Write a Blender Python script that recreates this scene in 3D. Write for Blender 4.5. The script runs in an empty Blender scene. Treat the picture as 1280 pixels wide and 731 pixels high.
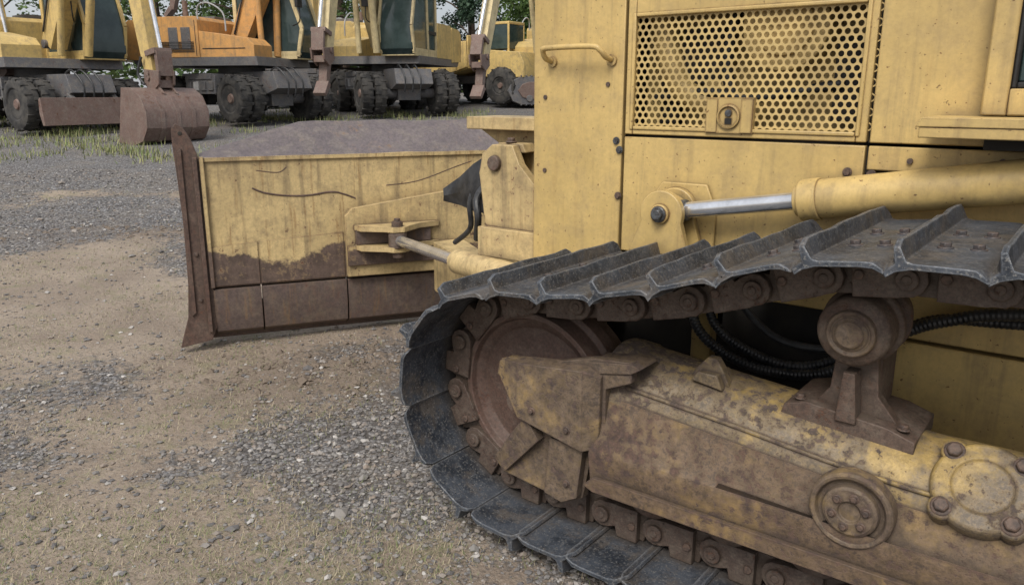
import bpy, bmesh, math, random
import numpy as np
from mathutils import Vector, Matrix, noise
random.seed(7); np.random.seed(7)
S=bpy.context.scene
S.view_settings.view_transform='Standard'
S.view_settings.look='None'
S.view_settings.exposure=0
rad=math.radians

# ------------------------------------------------------------------ node helpers
class NT:
    def __init__(s,name):
        s.m=bpy.data.materials.new(name); s.m.use_nodes=True
        s.t=s.m.node_tree; s.t.nodes.clear()
        s.out=s.t.nodes.new('ShaderNodeOutputMaterial')
        s.b=s.t.nodes.new('ShaderNodeBsdfPrincipled')
        s.t.links.new(s.b.outputs[0],s.out.inputs[0])
        s.tc=s.t.nodes.new('ShaderNodeTexCoord').outputs['Object']
    def n(s,k,**p):
        x=s.t.nodes.new(k)
        for a,b in p.items(): setattr(x,a,b)
        return x
    def l(s,a,b): s.t.links.new(a,b)
    def setin(s,inp,v):
        if isinstance(v,bpy.types.NodeSocket): s.l(v,inp)
        elif isinstance(v,(tuple,list)): inp.default_value=(*v,1) if len(v)==3 and len(inp.default_value)==4 else v
        else: inp.default_value=v
    def noise(s,scale,detail=4,rough=.55,vec=None,dist=0):
        x=s.n('ShaderNodeTexNoise'); x.inputs['Scale'].default_value=scale
        x.inputs['Detail'].default_value=detail; x.inputs['Roughness'].default_value=rough
        x.inputs['Distortion'].default_value=dist
        s.l(vec if vec else s.tc,x.inputs['Vector']); return x.outputs['Fac']
    def vor(s,scale,out='Distance',vec=None,feature='F1'):
        x=s.n('ShaderNodeTexVoronoi',feature=feature); x.inputs['Scale'].default_value=scale
        s.l(vec if vec else s.tc,x.inputs['Vector']); return x.outputs[out]
    def mapv(s,sc,vec=None):
        x=s.n('ShaderNodeMapping'); x.inputs['Scale'].default_value=sc
        s.l(vec if vec else s.tc,x.inputs['Vector']); return x.outputs[0]
    def math(s,op,a,b=0.,c=0.,clamp=False):
        x=s.n('ShaderNodeMath',operation=op,use_clamp=clamp)
        for i,v in enumerate((a,b,c)): s.setin(x.inputs[i],v)
        return x.outputs[0]
    def step(s,v,lo,hi,a=0.,b=1.):
        x=s.n('ShaderNodeMapRange',interpolation_type='SMOOTHSTEP')
        for i,k in enumerate((v,lo,hi,a,b)): s.setin(x.inputs[i],k)
        return x.outputs[0]
    def mix(s,f,a,b,blend='MIX'):
        x=s.n('ShaderNodeMix',data_type='RGBA',blend_type=blend)
        s.setin(x.inputs[0],f); s.setin(x.inputs[6],a); s.setin(x.inputs[7],b)
        return x.outputs[2]
    def bump(s,h,strength=.3,dist=.01):
        x=s.n('ShaderNodeBump'); x.inputs['Strength'].default_value=strength
        x.inputs['Distance'].default_value=dist; s.l(h,x.inputs['Height'])
        s.l(x.outputs[0],s.b.inputs['Normal'])
    def edge(s,radius=.012):
        bv=s.n('ShaderNodeBevel',samples=3); bv.inputs[0].default_value=radius
        g=s.n('ShaderNodeNewGeometry')
        d=s.n('ShaderNodeVectorMath',operation='DOT_PRODUCT')
        s.l(bv.outputs[0],d.inputs[0]); s.l(g.outputs['Normal'],d.inputs[1])
        return s.math('SUBTRACT',1.,d.outputs['Value'],clamp=True)
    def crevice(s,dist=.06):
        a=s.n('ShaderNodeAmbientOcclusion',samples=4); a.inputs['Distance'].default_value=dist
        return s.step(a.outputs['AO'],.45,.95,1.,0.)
    def fin(s,col=None,rough=None,metal=None):
        if col is not None: s.setin(s.b.inputs['Base Color'],col)
        if rough is not None: s.setin(s.b.inputs['Roughness'],rough)
        if metal is not None: s.setin(s.b.inputs['Metallic'],metal)
        return s.m

def dk(c,k): return tuple(x*k for x in c)
R1=(.15,.058,.026); R2=(.05,.028,.022)
def worn(name,col,thr=.64,r1=R1,r2=R2,dirt=.4,dcol=(.17,.125,.08),rough=.45,sc=1.,edge=.3,streak=.3,zst=None,bump=.25,chips=.5,er=.012,fw=.45,sw=.035,film=None,xg=0.,rstreak=0.,mott=.3,ao=.6):
    k=NT(name)
    v=k.noise(2.3*sc,4,.6)
    c=k.mix(k.step(v,.35,.65),col,dk(col,.82))
    v2=k.noise(11*sc,6,.7)
    c=k.mix(k.math('MULTIPLY',k.step(v2,.42,.75),dirt),c,dcol)
    if streak>0:
        st=k.noise(1.,5,.65,vec=k.mapv((16*sc,16*sc,1.1*sc)))
        c=k.mix(k.math('MULTIPLY',k.step(st,.50,.70),streak),c,dk(dcol,.75))
    if rstreak>0:
        st2=k.noise(1.,5,.7,vec=k.mapv((27*sc,27*sc,1.9*sc)))
        c=k.mix(k.math('MULTIPLY',k.step(st2,.54,.66),rstreak),c,(.27,.15,.055))
    a=k.noise(3.6*sc,7,.70,dist=.4); b=k.noise(24*sc,6,.74)
    sp=None
    if zst or xg:
        sp=k.n('ShaderNodeSeparateXYZ'); k.l(k.tc,sp.inputs[0])
    gx=k.step(sp.outputs[0],-1.35,-.15,xg,0.) if xg else None
    if film:
        fm=k.math('ADD',k.math('MULTIPLY',k.noise(2.4*sc,7,.72),.7),k.math('MULTIPLY',b,.3))
        if gx is not None: fm=k.math('ADD',fm,gx)
        fmk=k.math('MULTIPLY',k.step(fm,film[0],film[0]+film[1]),film[3])
        c=k.mix(fmk,c,k.mix(k.step(k.noise(17*sc,6,.75),.35,.65),film[2],dk(film[2],.55)))
    if zst:
        zz=k.math('ADD',sp.outputs[2],k.math('MULTIPLY',k.math('SUBTRACT',k.noise(1.7,6,.62),.5),.55))
        zz=k.math('ADD',zz,k.math('MULTIPLY',k.math('SUBTRACT',b,.5),.08))
        mz=k.step(zz,zst[0],zst[0]+.035,1.,0.)
        c=k.mix(k.math('MULTIPLY',mz,.95),c,k.mix(k.step(v2,.35,.65),zst[1],dk(zst[1],.6)))
    f=k.math('ADD',k.math('MULTIPLY',a,1-fw),k.math('MULTIPLY',b,fw))
    if gx is not None: f=k.math('ADD',f,k.math('MULTIPLY',gx,.6))
    if edge>0:
        e=k.edge(er); f=k.math('ADD',f,k.math('MULTIPLY',k.math('MINIMUM',e,.5),edge*1.6))
    m=k.step(f,thr,thr+sw)
    if chips>0:
        ch=k.step(k.noise(70*sc,4,.6),.66,.70)
        m=k.math('MAXIMUM',m,k.math('MULTIPLY',ch,chips))
    rc=k.mix(k.step(k.noise(30*sc,5,.7),.35,.65),r1,r2)
    halo=k.step(f,thr-.07,thr)
    c=k.mix(k.math('MULTIPLY',halo,.35),c,k.mix(.5,col,r1))
    c=k.mix(m,c,rc)
    if mott>0:
        mt=k.step(k.noise(48*sc,5,.8),.34,.66,1.-mott,1.+mott*.35)
        cx=k.n('ShaderNodeCombineColor'); 
        for q in range(3): k.l(mt,cx.inputs[q])
        c=k.mix(1.,c,cx.outputs[0],'MULTIPLY')
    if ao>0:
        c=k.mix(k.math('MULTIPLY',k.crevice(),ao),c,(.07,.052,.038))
    r=k.math('ADD',k.math('MULTIPLY',m,.85-rough),k.math('ADD',rough,k.math('MULTIPLY',v2,.25)),clamp=True)
    h=k.math('ADD',k.math('MULTIPLY',m,-.5),k.math('MULTIPLY',k.noise(55*sc,5,.7),.5))
    k.bump(h,bump,.006)
    return k.fin(c,r,0.)

YEL=(.62,.445,.17); PALE=(.64,.485,.235)
M={}
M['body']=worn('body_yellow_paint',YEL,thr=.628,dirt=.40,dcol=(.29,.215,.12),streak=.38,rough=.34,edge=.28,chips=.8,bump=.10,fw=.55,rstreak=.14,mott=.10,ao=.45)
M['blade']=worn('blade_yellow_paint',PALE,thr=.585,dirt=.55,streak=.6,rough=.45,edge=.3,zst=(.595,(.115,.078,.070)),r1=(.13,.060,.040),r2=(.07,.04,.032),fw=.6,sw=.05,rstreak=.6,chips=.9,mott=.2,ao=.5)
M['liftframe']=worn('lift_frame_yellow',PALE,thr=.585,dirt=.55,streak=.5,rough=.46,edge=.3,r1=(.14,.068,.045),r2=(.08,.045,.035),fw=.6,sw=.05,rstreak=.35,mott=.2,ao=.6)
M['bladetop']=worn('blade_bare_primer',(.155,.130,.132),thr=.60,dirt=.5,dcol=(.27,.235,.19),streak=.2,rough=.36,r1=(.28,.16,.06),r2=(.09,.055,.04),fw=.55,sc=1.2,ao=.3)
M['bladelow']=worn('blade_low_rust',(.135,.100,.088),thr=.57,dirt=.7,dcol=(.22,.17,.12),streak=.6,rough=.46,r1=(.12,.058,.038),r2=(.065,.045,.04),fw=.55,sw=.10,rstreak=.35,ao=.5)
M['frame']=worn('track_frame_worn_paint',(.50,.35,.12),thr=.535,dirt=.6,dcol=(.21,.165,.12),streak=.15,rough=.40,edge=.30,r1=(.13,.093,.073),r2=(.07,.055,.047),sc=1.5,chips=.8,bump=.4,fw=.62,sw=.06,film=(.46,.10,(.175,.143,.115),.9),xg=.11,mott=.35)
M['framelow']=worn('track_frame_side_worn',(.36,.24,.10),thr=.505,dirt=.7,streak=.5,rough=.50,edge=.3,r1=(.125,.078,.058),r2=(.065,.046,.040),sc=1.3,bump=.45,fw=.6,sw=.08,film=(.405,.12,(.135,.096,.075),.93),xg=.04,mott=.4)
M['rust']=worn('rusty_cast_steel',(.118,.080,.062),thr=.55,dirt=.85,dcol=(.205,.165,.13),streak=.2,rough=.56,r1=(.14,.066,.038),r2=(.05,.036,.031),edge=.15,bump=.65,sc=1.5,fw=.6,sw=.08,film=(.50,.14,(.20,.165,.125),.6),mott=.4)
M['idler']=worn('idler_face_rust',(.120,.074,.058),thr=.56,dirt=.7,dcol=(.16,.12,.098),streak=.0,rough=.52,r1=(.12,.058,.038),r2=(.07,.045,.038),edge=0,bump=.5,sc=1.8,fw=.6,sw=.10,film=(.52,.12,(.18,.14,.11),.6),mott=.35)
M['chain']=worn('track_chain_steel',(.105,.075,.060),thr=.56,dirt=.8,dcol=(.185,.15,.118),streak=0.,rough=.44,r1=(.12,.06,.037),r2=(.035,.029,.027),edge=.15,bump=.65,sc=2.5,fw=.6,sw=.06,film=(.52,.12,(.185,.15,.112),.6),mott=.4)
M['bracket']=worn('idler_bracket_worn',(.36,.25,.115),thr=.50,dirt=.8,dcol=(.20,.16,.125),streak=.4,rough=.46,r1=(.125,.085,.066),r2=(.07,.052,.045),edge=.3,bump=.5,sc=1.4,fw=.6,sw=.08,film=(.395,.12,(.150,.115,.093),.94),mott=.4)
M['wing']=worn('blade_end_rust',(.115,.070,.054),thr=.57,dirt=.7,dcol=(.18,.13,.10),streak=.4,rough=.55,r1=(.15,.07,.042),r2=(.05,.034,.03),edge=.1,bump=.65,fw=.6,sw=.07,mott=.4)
def shoe_mat():
    k=NT('track_shoe_steel')
    a=k.noise(7,6,.7); b=k.noise(60,5,.7)
    c=k.mix(k.step(a,.36,.64),(.024,.030,.040),(.078,.090,.110))
    c=k.mix(k.math('MULTIPLY',k.step(b,.50,.70),.6),c,(.17,.18,.19))
    c=k.mix(k.math('MULTIPLY',k.step(k.noise(4.5,6,.78),.50,.64),.6),c,(.15,.125,.10))
    c=k.mix(k.math('MULTIPLY',k.step(k.noise(130,3,.6),.57,.65),.55),c,(.27,.26,.24))
    sp=k.step(k.vor(55),.10,.17,1.,0.); sp=k.math('MULTIPLY',sp,k.step(k.noise(9,3),.42,.55))
    c=k.mix(k.math('MULTIPLY',sp,.9),c,(.010,.011,.014))
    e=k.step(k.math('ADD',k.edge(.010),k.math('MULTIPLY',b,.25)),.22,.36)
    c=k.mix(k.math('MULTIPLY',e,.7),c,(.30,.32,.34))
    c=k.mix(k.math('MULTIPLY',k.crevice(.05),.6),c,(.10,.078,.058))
    r=k.math('ADD',.24,k.math('MULTIPLY',k.noise(13,5,.7),.45))
    k.bump(k.math('ADD',k.noise(40,6,.7),k.math('MULTIPLY',sp,.4)),.55,.007)
    return k.fin(c,r,.25)
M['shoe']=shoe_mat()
def simple(name,c1,c2,sc=12,rough=.6,metal=0.,bump=.2):
    k=NT(name); v=k.noise(sc,5,.65)
    c=k.mix(k.step(v,.35,.65),c1,c2); k.bump(k.noise(sc*4,4),bump,.005)
    return k.fin(c,k.math('ADD',rough-.1,k.math('MULTIPLY',v,.2)),metal)
M['chrome']=simple('chrome_rod',(.82,.83,.85),(.62,.63,.64),9,.22,.85,.02)
M['rubber']=simple('black_rubber',(.015,.017,.020),(.045,.046,.048),14,.42)
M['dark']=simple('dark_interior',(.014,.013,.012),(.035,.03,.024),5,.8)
M['bolt']=simple('bolt_steel',(.12,.13,.14),(.055,.05,.048),60,.45,.4)
M['rbolt']=simple('rusty_bolt',(.13,.085,.062),(.06,.044,.037),60,.65)
M['sbolt']=simple('shoe_bolt',(.10,.075,.065),(.05,.048,.05),60,.5)
M['inner']=simple('engine_bay_yellow',(.60,.44,.18),(.40,.29,.12),6,.5)
M['glass']=simple('cab_glass',(.03,.05,.05),(.05,.075,.075),3,.08)
M['seal']=simple('black_seal',(.01,.01,.01),(.02,.02,.02),9,.6)
def ypaint(name,c,thr=.63): return worn(name,c,thr=thr,dirt=.6,dcol=(.26,.20,.13),streak=.45,rough=.42,sc=.7,edge=0,chips=.5,fw=.55,mott=.1,ao=0)
M['ex_y']=ypaint('excavator_yellow',(.70,.51,.19))
M['ex_o']=ypaint('excavator_orange',(.70,.37,.12))
M['ex_p']=ypaint('excavator_pale_yellow',(.74,.61,.33))
M['ex_g']=worn('undercarriage_grey',(.14,.142,.15),thr=.6,dirt=.8,dcol=(.23,.20,.165),sc=.8,edge=0,ao=0)
M['ex_r']=worn('bucket_rust',(.20,.135,.112),thr=.56,dirt=.6,dcol=(.28,.235,.19),sc=.9,edge=0,fw=.55,sw=.08,ao=0)
M['tyre']=simple('tyre_rubber',(.022,.022,.022),(.075,.07,.062),5,.85)
M['ex_w']=simple('cabin_trim_grey',(.45,.45,.44),(.28,.28,.28),3,.5)

# ------------------------------------------------------------------ mesh builder
class MB:
    def __init__(s): s.v=[];s.f=[];s.mi=[];s.mats=[];s.xf=Matrix.Identity(4)
    def mid(s,m):
        if m not in s.mats: s.mats.append(m)
        return s.mats.index(m)
    def add(s,vs,fs,m):
        o=len(s.v); X=s.xf
        s.v+= [tuple(X@Vector(p)) for p in vs]
        s.f+= [tuple(i+o for i in f) for f in fs]
        s.mi+=[s.mid(m)]*len(fs)
    def box(s,x0,x1,y0,y1,z0,z1,m):
        vs=[(x,y,z) for z in(z0,z1) for y in(y0,y1) for x in(x0,x1)]
        s.add(vs,[(0,2,3,1),(4,5,7,6),(0,1,5,4),(2,6,7,3),(0,4,6,2),(1,3,7,5)],m)
    def prism(s,pts,a0,a1,m,axis='y'):
        n=len(pts)
        mp={'y':lambda p,a:(p[0],a,p[1]),'x':lambda p,a:(a,p[0],p[1]),'z':lambda p,a:(p[0],p[1],a)}[axis]
        vs=[mp(p,a0) for p in pts]+[mp(p,a1) for p in pts]
        fs=[tuple(range(n)),tuple(range(2*n-1,n-1,-1))]+[(i,i+n,(i+1)%n+n,(i+1)%n) for i in range(n)]
        s.add(vs,fs,m)
    def loft(s,secs,m,caps=True):
        n=len(secs[0]); vs=[p for q in secs for p in q]; fs=[]
        for j in range(len(secs)-1):
            for i in range(n):
                a=j*n+i;b=j*n+(i+1)%n; fs.append((a,b,b+n,a+n))
        if caps: fs+= [tuple(range(n)),tuple(range(len(vs)-1,len(vs)-n-1,-1))]
        s.add(vs,fs,m)
    def frm(s,d):
        d=Vector(d).normalized(); u=Vector((0,0,1)) if abs(d.z)<.9 else Vector((1,0,0))
        a=d.cross(u).normalized(); return d,a,a.cross(d)
    def cyl(s,p0,p1,r0,m,r1=None,seg=24):
        r1=r0 if r1 is None else r1
        p0=Vector(p0);p1=Vector(p1); d,a,b=s.frm(p1-p0)
        secs=[[tuple(p+ (a*math.cos(t)+b*math.sin(t))*r) for t in [2*math.pi*i/seg for i in range(seg)]] for p,r in((p0,r0),(p1,r1))]
        s.loft(secs,m)
    def lathe(s,prof,org,d,m,seg=48,closed=True):
        org=Vector(org); d,a,b=s.frm(d)
        secs=[[tuple(org+d*h+(a*math.cos(t)+b*math.sin(t))*max(r,.0005)) for t in [2*math.pi*i/seg for i in range(seg)]] for r,h in prof]
        s.loft(secs,m,caps=closed)
    def tube(s,pts,r,m,seg=12,sub=8,corr=0.):
        P=[Vector(p) for p in pts]; Q=[]
        for i in range(len(P)-1):
            p0=P[max(i-1,0)];p1=P[i];p2=P[i+1];p3=P[min(i+2,len(P)-1)]
            for j in range(sub):
                t=j/sub; Q.append(.5*((2*p1)+(p2-p0)*t+(2*p0-5*p1+4*p2-p3)*t*t+(3*p1-p0-3*p2+p3)*t**3))
        Q.append(P[-1])
        if corr>0:
            L=[0]
            for i in range(1,len(Q)): L.append(L[-1]+(Q[i]-Q[i-1]).length)
            N=int(L[-1]/.007); W=[];j=0
            for i in range(N+1):
                t=L[-1]*i/N
                while j<len(L)-2 and L[j+1]<t: j+=1
                W.append(Q[j].lerp(Q[j+1],(t-L[j])/max(L[j+1]-L[j],1e-6)))
            Q=W
        secs=[];pa=None
        for i,q in enumerate(Q):
            d=(Q[min(i+1,len(Q)-1)]-Q[max(i-1,0)]).normalized()
            if pa is None: _,a,b=s.frm(d)
            else: a=(pa-d*pa.dot(d)).normalized(); b=a.cross(d)
            pa=a; rr=r*(1-corr*(i%2))
            secs.append([tuple(q+(a*math.cos(t)+b*math.sin(t))*rr) for t in [2*math.pi*k/seg for k in range(seg)]])
        s.loft(secs,m)
    def beam(s,p0,p1,h0,h1,w,m):
        p0=Vector(p0);p1=Vector(p1); d=(p1-p0); n=Vector((-d.z,0,d.x)).normalized()
        secs=[]
        for p,h in((p0,h0),(p1,h1)):
            secs.append([tuple(p+n*h/2+Vector((0,w/2,0))),tuple(p+n*h/2-Vector((0,w/2,0))),tuple(p-n*h/2-Vector((0,w/2,0))),tuple(p-n*h/2+Vector((0,w/2,0)))])
        s.loft(secs,m)
    def bolt(s,p,d,r,m,h=.6):
        p=Vector(p); d=Vector(d).normalized()
        s.cyl(p-d*r*.2,p+d*r*.25,r*1.35,m,seg=16); s.cyl(p,p+d*r*(h+.4),r,m,seg=6)
    def obj(s,name,parent=None,bevel=0.,ang=35,smooth=True,recalc=True):
        me=bpy.data.meshes.new(name); me.from_pydata(s.v,[],s.f)
        for m in s.mats: me.materials.append(M[m])
        me.polygons.foreach_set('material_index',s.mi)
        if recalc:
            bm=bmesh.new(); bm.from_mesh(me); bmesh.ops.recalc_face_normals(bm,faces=bm.faces); bm.to_mesh(me); bm.free()
        if smooth:
            me.polygons.foreach_set('use_smooth',[True]*len(me.polygons)); me.set_sharp_from_angle(angle=rad(ang))
        me.update()
        o=bpy.data.objects.new(name,me); S.collection.objects.link(o)
        if parent: o.parent=parent
        if bevel>0:
            b=o.modifiers.new('bevel','BEVEL'); b.width=bevel; b.segments=2; b.limit_method='ANGLE'; b.angle_limit=rad(40)
            b.harden_normals=False
        return o
def empty(name,loc=(0,0,0),rz=0):
    e=bpy.data.objects.new(name,None); e.empty_display_size=.3; S.collection.objects.link(e)
    e.location=loc; e.rotation_euler=(0,0,rz); return e

# ------------------------------------------------------------------ ground
def gz(l,f):
    d=f-3.
    if d<=0: return 0.
    if d<1: return .026*d*d
    z=.052*(d-.5)
    if f>26: z=.052*22.5+ .3*(1-math.exp(-(f-26)*.052/.3))
    return z
def fbm(x,y,s,o=4):
    v=0;a=1;t=0
    for i in range(o):
        v+=a*noise.noise(Vector((x*s,y*s,3.7+i*9.1))); t+=a; a*=.55; s*=2.1
    return v/t
def gauss(l,f,cl,cf,sl,sf): return math.exp(-((l-cl)/sl)**2-((f-cf)/sf)**2)
def gravel(l,f):
    g=.54+1.3*fbm(l,f,.55)
    g+=.45*(1/(1+math.exp(-(f-7.2)*1.6)))
    g-=.70*gauss(l,f,-2.3,5.2,1.6,.85)
    g-=.35*gauss(l,f,-4.2,6.2,1.2,.6)
    g+=.40*gauss(l,f,-.55,3.1,.75,1.1)
    g-=.45*gauss(l,f,-1.9,2.2,.6,.5)
    g-=.35*gauss(l,f,-1.1,3.9,.8,.4)
    g-=.5*gauss(l,f,-3.5,9.6,2.5,.35)*(.5+2*abs(fbm(l,f,.8)))
    return min(1,max(0,g))
def clod(l,f): return max(0,min(1,1.2*gauss(l,f,-.80,4.1,.85,.40)+.55*gauss(l,f,-3.0,7.6,2.0,.35)+.8*fbm(l,f,1.3)))*(1 if f<12 else 0)
def axis(a,b,st,far0,far1,gr=1.13):
    c=list(np.arange(a,b+1e-6,st)); d=st; x=a
    lo=[]
    while x>far0: d*=gr; x-=d; lo.append(x)
    d=st; x=b; hi=[]
    while x<far1: d*=gr; x+=d; hi.append(x)
    return lo[::-1]+c+hi
xs=axis(-6.,2.5,.05,-320,320); ys=axis(.8,10.5,.05,-60,420)
def relief(x,y):
    far=1/(1+math.exp(-(y-6.6)*2.))*(1 if y<16 else 0)
    return .018*fbm(x,y,1.1)+.010*fbm(x,y,6.,3)+.05*gauss(x,y,-.7,4.05,.55,.25)*(1+fbm(x,y,5.))-.012+far*.05*fbm(x*.7,y*1.4,1.9,3)
vs=[];ga=[];ca=[]
for y in ys:
    for x in xs:
        near=(abs(x)<20 and y<30)
        g=gravel(x,y) if near else .6
        c=clod(x,y) if near else 0
        z=gz(x,y)
        if near: z+=relief(x,y)+c*.02*fbm(x+5,y,9.,3)
        vs.append((x,y,z)); ga.append(g); ca.append(c)
nx=len(xs); fs=[(j*nx+i,j*nx+i+1,(j+1)*nx+i+1,(j+1)*nx+i) for j in range(len(ys)-1) for i in range(nx-1)]
me=bpy.data.meshes.new('ground'); me.from_pydata(vs,[],fs)
for nme,arr in(('gravel',ga),('clod',ca)):
    at=me.attributes.new(nme,'FLOAT','POINT'); at.data.foreach_set('value',arr)
me.polygons.foreach_set('use_smooth',[True]*len(me.polygons))
ground=bpy.data.objects.new('ground',me); S.collection.objects.link(ground)
k=NT('gravel_and_dirt')
A=k.n('ShaderNodeAttribute',attribute_name='gravel').outputs['Fac']; C=k.n('ShaderNodeAttribute',attribute_name='clod').outputs['Fac']
dirt=k.mix(k.step(k.noise(1.7,5,.6),.35,.65),(.34,.275,.21),(.26,.205,.155))
dirt=k.mix(k.math('MULTIPLY',k.step(k.noise(38,5,.75),.48,.66),.65),dirt,(.16,.125,.095))
dirt=k.mix(k.math('MULTIPLY',k.step(k.noise(95,3,.7),.56,.66),.55),dirt,(.40,.36,.31))
dirt=k.mix(k.math('MULTIPLY',k.step(k.noise(5,6,.75),.52,.64),.45),dirt,(.20,.195,.10))
vc=k.n('ShaderNodeTexVoronoi'); vc.inputs['Scale'].default_value=42; k.l(k.tc,vc.inputs['Vector'])
hs=k.n('ShaderNodeSeparateColor'); k.l(vc.outputs['Color'],hs.inputs[0])
peb=k.mix(hs.outputs[0],(.10,.10,.108),(.43,.425,.425))
peb=k.mix(k.step(vc.outputs['Distance'],.34,.66),peb,(.075,.07,.065))
vc2=k.vor(95); peb=k.mix(k.math('MULTIPLY',k.step(vc2,.35,.6),.4),peb,(.13,.118,.105))
peb=k.mix(k.math('MULTIPLY',k.step(k.noise(1.3,6,.7),.45,.6),.35),peb,(.24,.205,.165))
msk=k.step(k.math('ADD',A,k.math('MULTIPLY',k.math('SUBTRACT',k.noise(16,5,.75),.5),1.3)),.38,.66)
c=k.mix(msk,dirt,peb)
c=k.mix(k.math('MULTIPLY',C,.6),c,(.13,.10,.077))
h=k.math('ADD',k.math('MULTIPLY',k.math('SUBTRACT',1.,vc.outputs['Distance']),k.math('ADD',.25,msk)),k.noise(60,5,.7))
k.bump(h,.9,.014)
me.materials.append(k.fin(c,.9,0.))

def scatter_stones(name,N,rmin,rmax,fn,zoff=.15):
    V=[];F=[]
    oc=np.array([(1,0,0),(0,1,0),(-1,0,0),(0,-1,0),(0,0,1),(0,0,-1),(.62,.62,.5),(-.62,.55,.5),(-.6,-.62,.45),(.6,-.6,.5)],float)
    fc=[(0,1,6),(1,2,7),(2,3,8),(3,0,9),(4,6,7),(4,7,8),(4,8,9),(4,9,6),(0,6,9),(1,7,6),(2,8,7),(3,9,8),(5,1,0),(5,2,1),(5,3,2),(5,0,3)]
    n=0
    while n<N:
        p=fn()
        if p is None: continue
        l,f=p
        r=rmin*(rmax/rmin)**(random.random()**2.2)*(1+.05*max(0,f-3))
        if random.random()<.004: r*=2.0
        a=random.random()*6.28; ca,sa=math.cos(a),math.sin(a)
        q=oc*(1+np.random.uniform(-.28,.28,(10,1)))*np.array([r*random.uniform(.8,1.4),r*random.uniform(.7,1.),r*random.uniform(.5,.9)])
        x=q[:,0]*ca-q[:,1]*sa+l; y=q[:,0]*sa+q[:,1]*ca+f
        z=q[:,2]+gz(l,f)+relief(l,f)+r*zoff
        o=len(V); V+=list(zip(x.tolist(),y.tolist(),z.tolist())); F+=[(a_+o,b_+o,c_+o) for a_,b_,c_ in fc]; n+=1
    m=bpy.data.meshes.new(name); m.from_pydata(V,[],F)
    ob=bpy.data.objects.new(name,m); S.collection.objects.link(ob); return ob
def pos_g():
    f=1.3*math.exp(random.random()*math.log(9.)); l=f*random.uniform(-.80,.30)
    g=gravel(l,f)+.35*noise.noise(Vector((l*9,f*9,0)))
    return (l,f) if random.random()<.10+max(0,g-.3)*1.4 else None
st=scatter_stones('gravel_stones',56000,.0038,.0155,pos_g)
k=NT('gravel_stone'); g=k.n('ShaderNodeNewGeometry').outputs['Random Per Island']
cr=k.n('ShaderNodeValToRGB'); k.l(g,cr.inputs[0]); e=cr.color_ramp.elements
e[0].position=0;e[0].color=(.07,.07,.075,1);e[1].position=1;e[1].color=(.52,.50,.47,1)
for p,cc in((.35,(.14,.138,.142)),(.6,(.22,.215,.205)),(.8,(.24,.195,.16)),(.94,(.33,.32,.305))):
    x=e.new(p); x.color=(*cc,1)
cc=k.mix(k.math('MULTIPLY',k.noise(90,3),.35),cr.outputs[0],(.26,.22,.175)); k.bump(k.noise(200,3),.3,.003)
st.data.materials.append(k.fin(cc,.8,0.))
def pos_c():
    if random.random()<.7: return (random.gauss(-.78,.5),random.gauss(4.12,.2))
    return (random.gauss(-3.,1.2),random.gauss(7.6,.25))
cl=scatter_stones('soil_clods',2600,.005,.026,pos_c,zoff=-.1)
k=NT('soil_clod'); cc=k.mix(k.noise(30,5),(.13,.10,.076),(.21,.17,.13)); k.bump(k.noise(90,5),.6,.006)
cl.data.materials.append(k.fin(cc,.95,0.))
V=[];F=[];n=0
while n<46000:
    f=1.3*math.exp(random.random()*math.log(12.)); l=f*random.uniform(-.80,.15)
    g=gravel(l,f); pt=fbm(l+30,f,1.2)
    if random.random()>max(0.03,(.72-g)*.9+pt*1.5): continue
    n+=1; z=gz(l,f)+relief(l,f)
    a=random.random()*6.28; h=random.uniform(.006,.028); ln=random.uniform(.008,.034); w=.0011+.0005*f*.4
    dx,dy=math.cos(a),math.sin(a); o=len(V)
    V+=[(l-dy*w,f+dx*w,z-.003),(l+dy*w,f-dx*w,z-.003),(l+dx*ln,f+dy*ln,z+h*random.random()+.003)]; F.append((o,o+1,o+2))
m=bpy.data.meshes.new('dry_grass'); m.from_pydata(V,[],F); og=bpy.data.objects.new('dry_grass',m); S.collection.objects.link(og)
k=NT('dry_grass'); g=k.n('ShaderNodeNewGeometry').outputs['Random Per Island']
m.materials.append(k.fin(k.mix(k.step(g,.35,.75),(.40,.34,.23),(.16,.19,.075)),.8,0.))
V=[];F=[]
for _ in range(110):
    cf=random.uniform(12.5,23); clx=cf*random.uniform(-.66,.0)
    for _ in range(80):
        l=clx+random.gauss(0,.3); f=cf+random.gauss(0,.25); z=gz(l,f)-.01; a=random.random()*6.28
        h=random.uniform(.04,.18); ln=random.uniform(.02,.1); dx,dy=math.cos(a),math.sin(a); w=.009; o=len(V)
        V+=[(l-dy*w,f+dx*w,z),(l+dy*w,f-dx*w,z),(l+dx*ln,f+dy*ln,z+h)]; F.append((o,o+1,o+2))
m=bpy.data.meshes.new('grass'); m.from_pydata(V,[],F); og=bpy.data.objects.new('grass',m); S.collection.objects.link(og)
k=NT('green_grass'); g=k.n('ShaderNodeNewGeometry').outputs['Random Per Island']
m.materials.append(k.fin(k.mix(g,(.13,.19,.05),(.33,.31,.15)),.7,0.))

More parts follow.
